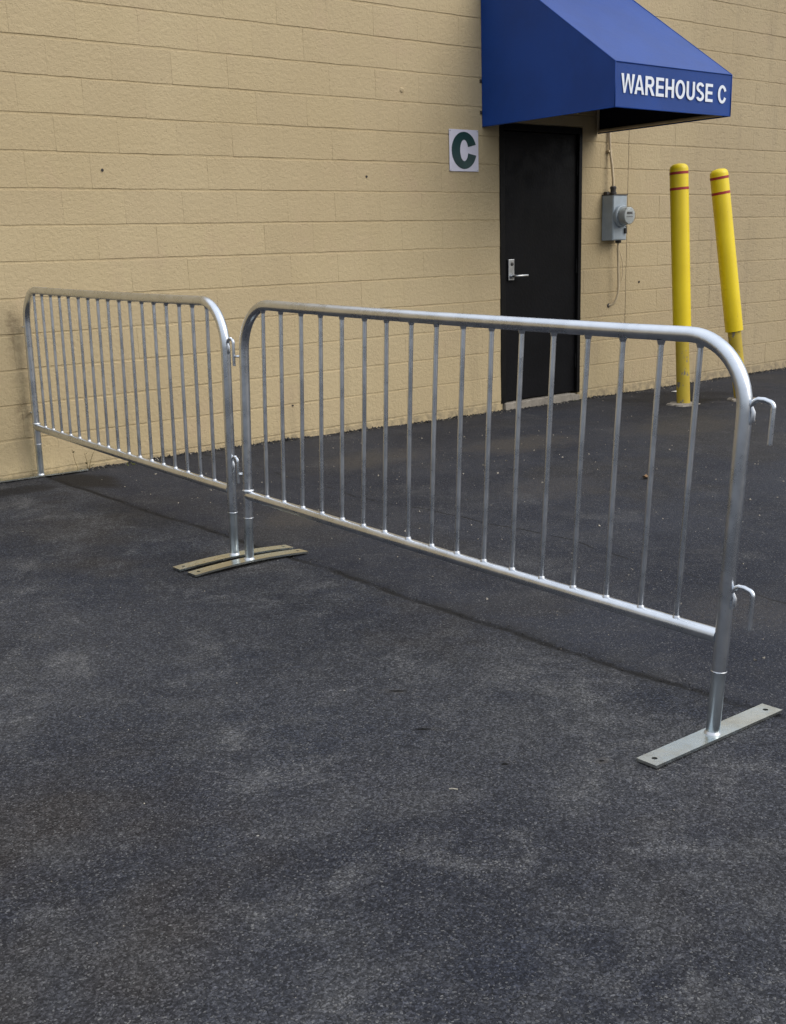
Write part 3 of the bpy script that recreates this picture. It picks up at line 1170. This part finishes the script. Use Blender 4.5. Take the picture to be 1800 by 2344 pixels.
# ------------------------------------------------------------------ bollards
def bollard(base, lean_side, top_h, sleeve_bot, label, seed, sleeve_top_shift=0.0):
    bx, by = base
    bz = ground_z(bx, by)
    root = empty('bollard', label, 'bollard', (bx, by, bz), 'yellow bollards by the meter')
    rdir = Vector((.762, -.648, 0))
    ax = (Vector((0, 0, 1)) + rdir * lean_side).normalized()
    B = Vector((bx, by, bz))
    mb_ = MB()
    mb_.lathe([(.055, -.15), (.055, .3), (.0552, .6), (.055, top_h - .06)], B, ax, 28)
    wb(mb_, 'pipe', M_OLDYEL, root)
    mb_ = MB()
    rs_ = .0735
    prof_ = [(.060, sleeve_bot + .004), (rs_, sleeve_bot), (rs_, top_h - .045)]
    for k in range(1, 9):
        a = k / 8 * math.pi / 2
        prof_.append((max(.0008, .028 + (rs_ - .028) * math.cos(a)) if k < 8 else .028, top_h - .045 + .042 * math.sin(a)))
    prof_.append((.0008, top_h + .001))
    mb_.lathe(prof_, B, ax, 32)
    slv = wb(mb_, 'sleeve', M_YEL, root)
    for hh in (top_h - .072, top_h - .190):
        mb_ = MB()
        mb_.lathe([(rs_ - .0005, hh - .0105), (rs_ + .0012, hh - .0100), (rs_ + .0012, hh + .0100), (rs_ - .0005, hh + .0105)], B, ax, 32, caps=False)
        wb(mb_, 'stripe', M_RED, slv)
    # broken concrete collar
    rnd = random.Random(seed)
    mb_ = MB()
    n = 30
    ring1, ring2, ring3 = [], [], []
    for k in range(n):
        a = 2 * math.pi * k / n
        ro = .15 + .05 * mnoise.noise((math.cos(a) * 1.7 + seed, math.sin(a) * 1.7, 0)) + rnd.uniform(-.012, .012)
        zt = .010 + .010 * mnoise.noise((math.cos(a) * 2 + seed, math.sin(a) * 2, 3)) + rnd.uniform(-.004, .004)
        for lst, rr, zz in ((ring1, .050, .016), (ring2, ro * .85, zt), (ring3, ro, -.035)):
            xx, yy = bx + rr * math.cos(a), by + rr * math.sin(a) * .92
            lst.append((xx, yy, ground_z(xx, yy) + zz))
    vs_ = ring1 + ring2 + ring3
    mb_.add(vs_, [(l * n + k, l * n + (k + 1) % n, (l + 1) * n + (k + 1) % n, (l + 1) * n + k) for l in range(2) for k in range(n)])
    wb(mb_, 'concrete_footing', M_CONC, root)
    return root


bollard((4.965, -.862), -.058, 1.905, .60, 'upright yellow bollard nearer the meter, hiding its sleeve end behind the barrier', 4)
bollard((5.520, -1.050), -.150, 1.890, .585, 'yellow bollard leaning left with its sleeve ending above a worn pipe', 11)


# ------------------------------------------------------------------ steel crowd barriers
def barrier(x, y, yaw, L, H, HB, lean, rise, bows, hook_reach, label, eyelets=True):
    z0 = -.02894 - .006025 * x + .024645 * y
    u = Vector((math.cos(yaw) * math.cos(rise), math.sin(yaw) * math.cos(rise), math.sin(rise)))
    n = Vector((-math.sin(yaw), math.cos(yaw), 0))
    w_ = u.cross(n)
    w_ = (w_ * math.cos(lean) + n * math.sin(lean)).normalized()
    nn = w_.cross(u).normalized()
    O = Vector((x, y, z0))
    P = lambda s, h, k=0.0: O + u * s + w_ * h + nn * k
    root = empty('crowd_barrier', label, 'barrier', O + u * (L / 2), 'interlocking steel crowd barriers')
    RT, RB = .0208, .190
    seam = .200
    # bent frame tube
    pts = [P(0, seam), P(0, .5), P(0, H - RB - .15)]
    pts += arc(P(RB, H - RB), math.pi, math.pi / 2, RB, u, w_, 14)
    pts += [P(L * k / 12, H - .004 * math.sin(math.pi * k / 12)) for k in range(2, 11)]
    pts += arc(P(L - RB, H - RB), math.pi / 2, 0, RB, u, w_, 14)
    pts += [P(L, H - RB - .15), P(L, .5), P(L, seam)]
    mb_ = MB()
    mb_.tube(pts, RT, 22)
    fr = wb(mb_, 'frame_tube', M_ZINC, root)
    # bottom rail with flattened ends
    mb_ = MB()
    rp = [P(-.004, HB, -.004), P(.02, HB), P(.06, HB)] + [P(L * k / 10, HB - .003 * math.sin(math.pi * k / 10)) for k in range(1, 10)] + [P(L - .05, HB), P(L - .014, HB)]
    rr = [.0165, .0205, RT] + [RT] * 9 + [RT, RT]
    mb_.tube(rp, rr, 20)
    wb(mb_, 'bottom_rail', M_ZINC, root)
    for s_ in (.0, L):
        mb_ = MB()
        mb_.lathe([(RT + .001, -.006), (RT + .0055, 0), (RT + .001, .006)], P(s_ + (.004 if s_ == 0 else -.004), HB + (.022 if s_ == 0 else .0)), w_ if s_ == 0 else u, 18, caps=False)
        if s_ == 0:
            wb(mb_, 'weld', M_WELD, root)
    # pickets
    rnd = random.Random(int(L * 1000) + int(x * 100))
    for i in range(17):
        s_ = .150 + (L - .305) * i / 16 + rnd.uniform(-.003, .003)
        top_h = H - .010
        ds = rnd.uniform(-.003, .003)
        mb_ = MB()
        mb_.tube([P(s_, HB + .008), P(s_ + ds * .5, (HB + top_h) / 2, rnd.uniform(-.0015, .0015)), P(s_ + ds, top_h)], .0083, 14)
        mb_.cur = 1
        mb_.lathe([(.0122, -.004), (.0116, .000), (.0100, .004), (.0086, .007)], P(s_, HB + RT - .003), w_, 12, caps=False)
        mb_.cur = 0
        mb_.lathe([(.0088, -.012), (.0105, -.006), (.0125, .001)], P(s_ + ds, H - RT), w_, 12, caps=False)
        wb(mb_, 'picket', [M_ZINC, M_WELD], root)
    # legs and foot plates
    pdir0 = Vector((-n.x, -n.y, 0)).normalized()
    for s_, bow in ((0, bows[0]), (L, bows[1])):
        pdir = Matrix.Rotation(bow[2], 3, 'Z') @ pdir0
        q = Vector((-pdir.y, pdir.x, 0))
        foot = P(s_, 0)
        half, wid, th = .290, .0345, .0085
        gz = min(ground_z(foot.x + pdir.x * k, foot.y + pdir.y * k) for k in (0,))
        # rows along the plate; square ends carry a bolt hole
        def top(d, e):
            c_ = foot + pdir * d + q * e
            g0 = ground_z(foot.x - pdir.x * half, foot.y - pdir.y * half)
            g1 = ground_z(foot.x + pdir.x * half, foot.y + pdir.y * half)
            k = (d + half) / (2 * half)
            zz = g0 * (1 - k) + g1 * k + .006 + th + bow[0] * (1 - (d / half) ** 2) + bow[1] * d
            return Vector((c_.x, c_.y, zz))
        bm = bmesh.new()
        cache = {}

        def V(d, e, k):
            key = (round(d, 5), round(e, 5), k)
            if key not in cache:
                cache[key] = bm.verts.new(top(d, e) - Vector((0, 0, th * k)))
            return cache[key]
        inner = half - 2 * wid
        secs = [-inner + 2 * inner * i / 12 for i in range(13)]
        for k in (0, 1):
            for a, b in zip(secs[:-1], secs[1:]):
                bm.faces.new([V(a, -wid, k), V(b, -wid, k), V(b, wid, k), V(a, wid, k)])
            for sgn in (-1, 1):
                cx = sgn * (half - wid)
                sq = [(cx + dx * wid, dy * wid) for dx, dy in ((1, 0), (1, 1), (0, 1), (-1, 1), (-1, 0), (-1, -1), (0, -1), (1, -1))]
                hr = .0085
                hc = [(cx + hr * math.cos(i * math.pi / 4), hr * math.sin(i * math.pi / 4)) for i in range(8)]
                for i in range(8):
                    j = (i + 1) % 8
                    bm.faces.new([V(*sq[i], k), V(*sq[j], k), V(*hc[j], k), V(*hc[i], k)])
                if k == 0:
                    for i in range(8):
                        j = (i + 1) % 8
                        bm.faces.new([V(*hc[i], 0), V(*hc[j], 0), V(*hc[j], 1), V(*hc[i], 1)])
        # close the inner border between the square end (mid vertex) and the strip
        bmesh.ops.remove_doubles(bm, verts=bm.verts, dist=1e-6)
        bnd = [e for e in bm.edges if len(e.link_faces) == 1]
        tops = {v: k_ for k_, v in cache.items() if v.is_valid}
        for e in bnd:
            a, b = e.verts
            if a in tops and b in tops and tops[a][2] == 0 and tops[b][2] == 0:
                ka, kb = tops[a], tops[b]
                va, vb = cache.get((ka[0], ka[1], 1)), cache.get((kb[0], kb[1], 1))
                if va and vb:
                    try:
                        bm.faces.new([a, b, vb, va])
                    except ValueError:
                        pass
        bmesh.ops.recalc_face_normals(bm, faces=bm.faces)
        mb_ = MB()
        mb_.bm(bm)
        pl_ = wb(mb_, 'foot_plate', M_PLATE, root)
        t0 = top(0, 0)
        mb_ = MB()
        legtop = P(s_, seam + .004)
        mb_.tube([t0 - Vector((0, 0, .002)), legtop], .0196, 20)
        mb_.cur = 1
        mb_.lathe([(.0245, -.0005), (.0235, .002), (.0212, .005), (.0198, .008)], t0, w_, 18, caps=False)
        mb_.lathe([(RT + .0006, -.002), (RT + .0016, 0), (RT + .0006, .002)], P(s_, seam + .001), w_, 20, caps=False)
        wb(mb_, 'leg', [M_ZINC2, M_WELD], root)
        # locking pin in its hole above the leg joint
        mb_ = MB()
        mb_.lathe([(.0048, -.003), (.0048, .0012), (.003, .002)], P(s_, seam + .032) - u * (RT - .002) * .75 - nn * (RT - .002) * .62, (-u * .75 - nn * .62), 8)
        wb(mb_, 'pin_hole', M_GAP, root)
    # hooks on the right-hand post
    for (h0, reach, kk) in ((.915, hook_reach, hook_reach * .10), (.415, hook_reach, hook_reach * .05)):
        mb_ = MB()
        rr_ = .015
        tp = h0 + .036
        hp = [P(L + .008, h0 - .004), P(L + .014, h0 + .010), P(L + .019, h0 + .022, kk * .1), P(L + .026, tp - .006, kk * .2), P(L + .036, tp, kk * .3), P(L + (.036 + reach - rr_) / 2 + .002, tp, kk * .6)]
        hp += [P(L + reach - rr_ + rr_ * math.sin(a), tp - .004 - rr_ * (1 - math.cos(a)), kk) for a in [i * math.pi / 2 / 6 for i in range(0, 7)]]
        hp += [P(L + reach, h0 - .03, kk), P(L + reach, h0 - .076, kk)]
        mb_.tube(hp, .0070, 12)
        mb_.cur = 1
        a = P(L + RT - .003, h0 - .030)
        mb_.tube([P(L + RT - .002, h0 + .020), P(L + RT + .006, h0 + .002), P(L + RT + .005, h0 - .018), P(L + RT - .002, h0 - .030)], [.003, .0062, .0066, .003], 10)
        wb(mb_, 'hook', [M_ZINC, M_WELD], root)
    # eyelets on the left-hand post
    for h0 in (.885, .385):
        mb_ = MB()
        ring = [P(-.0455 + .0125 * math.cos(a), h0, .0125 * math.sin(a)) for a in [i * 2 * math.pi / 16 for i in range(16)]]
        mb_.tube(ring + [ring[0], ring[1]], .0042, 8)
        mb_.tube([P(-.012, h0), P(-.034, h0)], .0042, 8)
        wb(mb_, 'eyelet', M_ZINC, root)
    return root


barrier(-.3608, -.0548, -1.63849, 2.4020, 1.0979, .30118, .02443, -.02152, ((.0, 0, .04), (.012, 0, .02)), .0580,
        'far crowd barrier, its left post standing against the tan wall')
barrier(-.51833, -2.5620, -1.59544, 2.4380, 1.1014, .29938, .03535, -.02862, ((.012, 0, 0), (.0, 0, 0)), .079,
        'near crowd barrier with open hooks on its free post at right')

# ------------------------------------------------------------------ small things on the ground
def leaf_thing(loc, size, rz, name, label, cat, mat, curl=.35):
    mb_ = MB()
    n = 8
    top, bot = [], []
    for i in range(n + 1):
        s_ = i / n
        wv = math.sin(math.pi * s_ ** .8) * .36 * (1 + .2 * math.sin(9 * s_))
        zc = curl * (s_ - .5) ** 2
        for e in (-1, 0, 1):
            top.append(Vector(((s_ - .5), e * wv, zc + .22 * curl * abs(e) * wv * 4 * .3 + .06 * math.sin(7 * s_ + e))))
    mm = Matrix.Rotation(rz, 4, 'Z')
    L_ = Vector((loc[0], loc[1], ground_z(*loc) + .006))
    zmin = min(v.z for v in top)
    vs_ = [L_ + mm @ ((v - Vector((0, 0, zmin))) * size) for v in top]
    fs = [(i * 3 + k, (i + 1) * 3 + k, (i + 1) * 3 + k + 1, i * 3 + k + 1) for i in range(n) for k in range(2)]
    mb_.add(vs_, fs, True)
    mb_.add([v - Vector((0, 0, .0012)) for v in vs_], [tuple(reversed(f)) for f in fs], True)
    mb_.tube([vs_[1], vs_[1] + mm @ Vector((-.3 * size, .05 * size, .02 * size))], .0016, 5)
    o_ = mb_.build(name, mat)
    return tag(o_, label, cat)


leaf_thing((2.18, -2.631), .062, .6, 'dry_leaf', 'curled brown dry leaf on the asphalt seen through the near barrier', 'leaf', M_LEAF, .7)
mb = MB()
zc = ground_z(-1.349, -4.754) + .0045
mb.tube([(-1.358, -4.744, zc), (-1.350, -4.753, zc + .001), (-1.344, -4.762, zc)], .0017, 6)
tag(mb.build('twig', M_GRIT), 'short pale twig lying on the bare foreground asphalt', 'twig')
mb = MB()
mb.box((5.58, -.33, ground_z(5.6, -.3) + .003), (5.69, -.28, ground_z(5.6, -.3) + .008), .002)
tag(mb.build('paper_scrap', M_PAPER), 'white paper scrap on the ground behind the upright bollard', 'paper')


def weed(loc, h, nst, spread, mats, label, seed, leafy=.6):
    rnd = random.Random(seed)
    z = ground_z(*loc)
    root = empty('weed', label, 'weed', (loc[0], loc[1], z))
    for si in range(nst):
        mb_ = MB()
        ph = rnd.uniform(0, 6.28)
        hh = h * rnd.uniform(.55, 1.0)
        pts = []
        for k in range(7):
            s_ = k / 6
            pts.append(Vector((loc[0] + spread * (si / max(1, nst - 1) - .5) * (.5 + s_) + .012 * math.sin(3 * s_ + ph), loc[1] - .012 * s_ * (1 + math.sin(ph)) , z - .01 + hh * s_)))
        mb_.tube(pts, [.0022 * (1 - .6 * k / 6) for k in range(7)], 5)
        mb_.cur = 1
        for k in range(1, 7):
            for m_ in range(2 if leafy > .5 else 1):
                if rnd.random() > leafy + .2:
                    continue
                a = rnd.uniform(math.pi, 2 * math.pi)
                d = Vector((math.cos(a), min(-.1, math.sin(a)), rnd.uniform(-.1, .7))).normalized()
                sd = d.cross(Vector((0, 0, 1))).normalized()
                l_ = h * rnd.uniform(.12, .24)
                b0 = pts[k]
                mb_.add([b0, b0 + d * l_ * .5 + sd * l_ * .2, b0 + d * l_, b0 + d * l_ * .5 - sd * l_ * .2], [(0, 1, 2, 3)])
        wb(mb_, 'stem', mats, root)
    return root


weed((-.055, -.022), .165, 3, .11, [M_STALK, M_WEED], 'thin brown weed growing up the wall foot near the post', 5, .35)
weed((.229, -.10), .045, 5, .05, [M_WEEDY, M_WEEDY], 'tiny yellow green weed tuft under the far barrier rail', 9, .9)
weed((4.55, -.05), .035, 4, .10, [M_WEED, M_WEED], 'low moss green weed along the door threshold', 13, .8)

# loose grit: along the wall foot and strewn over the newer asphalt
mb = MB()
rg = random.Random(77)
tet = [(1, 1, 1), (-1, -1, 1), (-1, 1, -1), (1, -1, -1)]


def grit(x, y, s_):
    z = ground_z(x, y) + s_ * .25
    if -9.6 < y < .05 and -6 < x < 9.5:
        z += .004 * mnoise.noise((x * .9, y * .9, 0)) + .0018 * mnoise.noise((x * 3, y * 3, 5))
    M_ = Matrix.Rotation(rg.uniform(0, 6.28), 3, Vector((rg.uniform(-1, 1), rg.uniform(-1, 1), rg.uniform(-1, 1))).normalized())
    q = [M_ @ Vector((a * rg.uniform(.5, 1.2), b * rg.uniform(.4, 1), c_ * rg.uniform(.4, .8))) * s_ * .6 for a, b, c_ in tet]
    mb.add([Vector((x, y, z)) + v for v in q], [(0, 1, 2), (0, 3, 1), (0, 2, 3), (1, 3, 2)])


for k in range(520):
    grit(rg.uniform(-.7, 8), -abs(rg.gauss(0, .045)) - .004, rg.uniform(.003, .009))
for k in range(430):
    grit(rg.uniform(-.2, 3.2), rg.uniform(-4.8, -.3), rg.uniform(.0025, .0065) * (2.0 if rg.random() < .16 else 1))
for k in range(90):
    grit(rg.uniform(3, 7), rg.uniform(-2.2, -.1), rg.uniform(.003, .008))
for k in range(160):
    grit(rg.uniform(-2.6, -.3), rg.uniform(-5.8, -.5), rg.uniform(.0018, .0042))
gobj = mb.build('loose_grit', M_GRIT)
mb = MB()
for k in range(900):
    xx = rg.uniform(-.8, 8)
    dens = mnoise.noise((xx * 3, 0, 4))
    if dens < -.25:
        continue
    grit(xx, -abs(rg.gauss(0, .022)) - .002, rg.uniform(.006, .016) * (1 + .6 * dens))
for k in range(260):
    yy = rg.uniform(-5.2, -.1)
    grit(seam_x(yy) + rg.gauss(0, .03), yy, rg.uniform(.003, .007))
cobj = mb.build('asphalt_crumbs', M_CRUMB)
cobj['kind'] = 'stuff'
cobj['label'] = 'dark crumbs of asphalt along the wall foot and the joint'
gobj['kind'] = 'stuff'
gobj['label'] = 'pale loose grit along the wall foot and on the asphalt'

scn.cycles.use_denoising = True
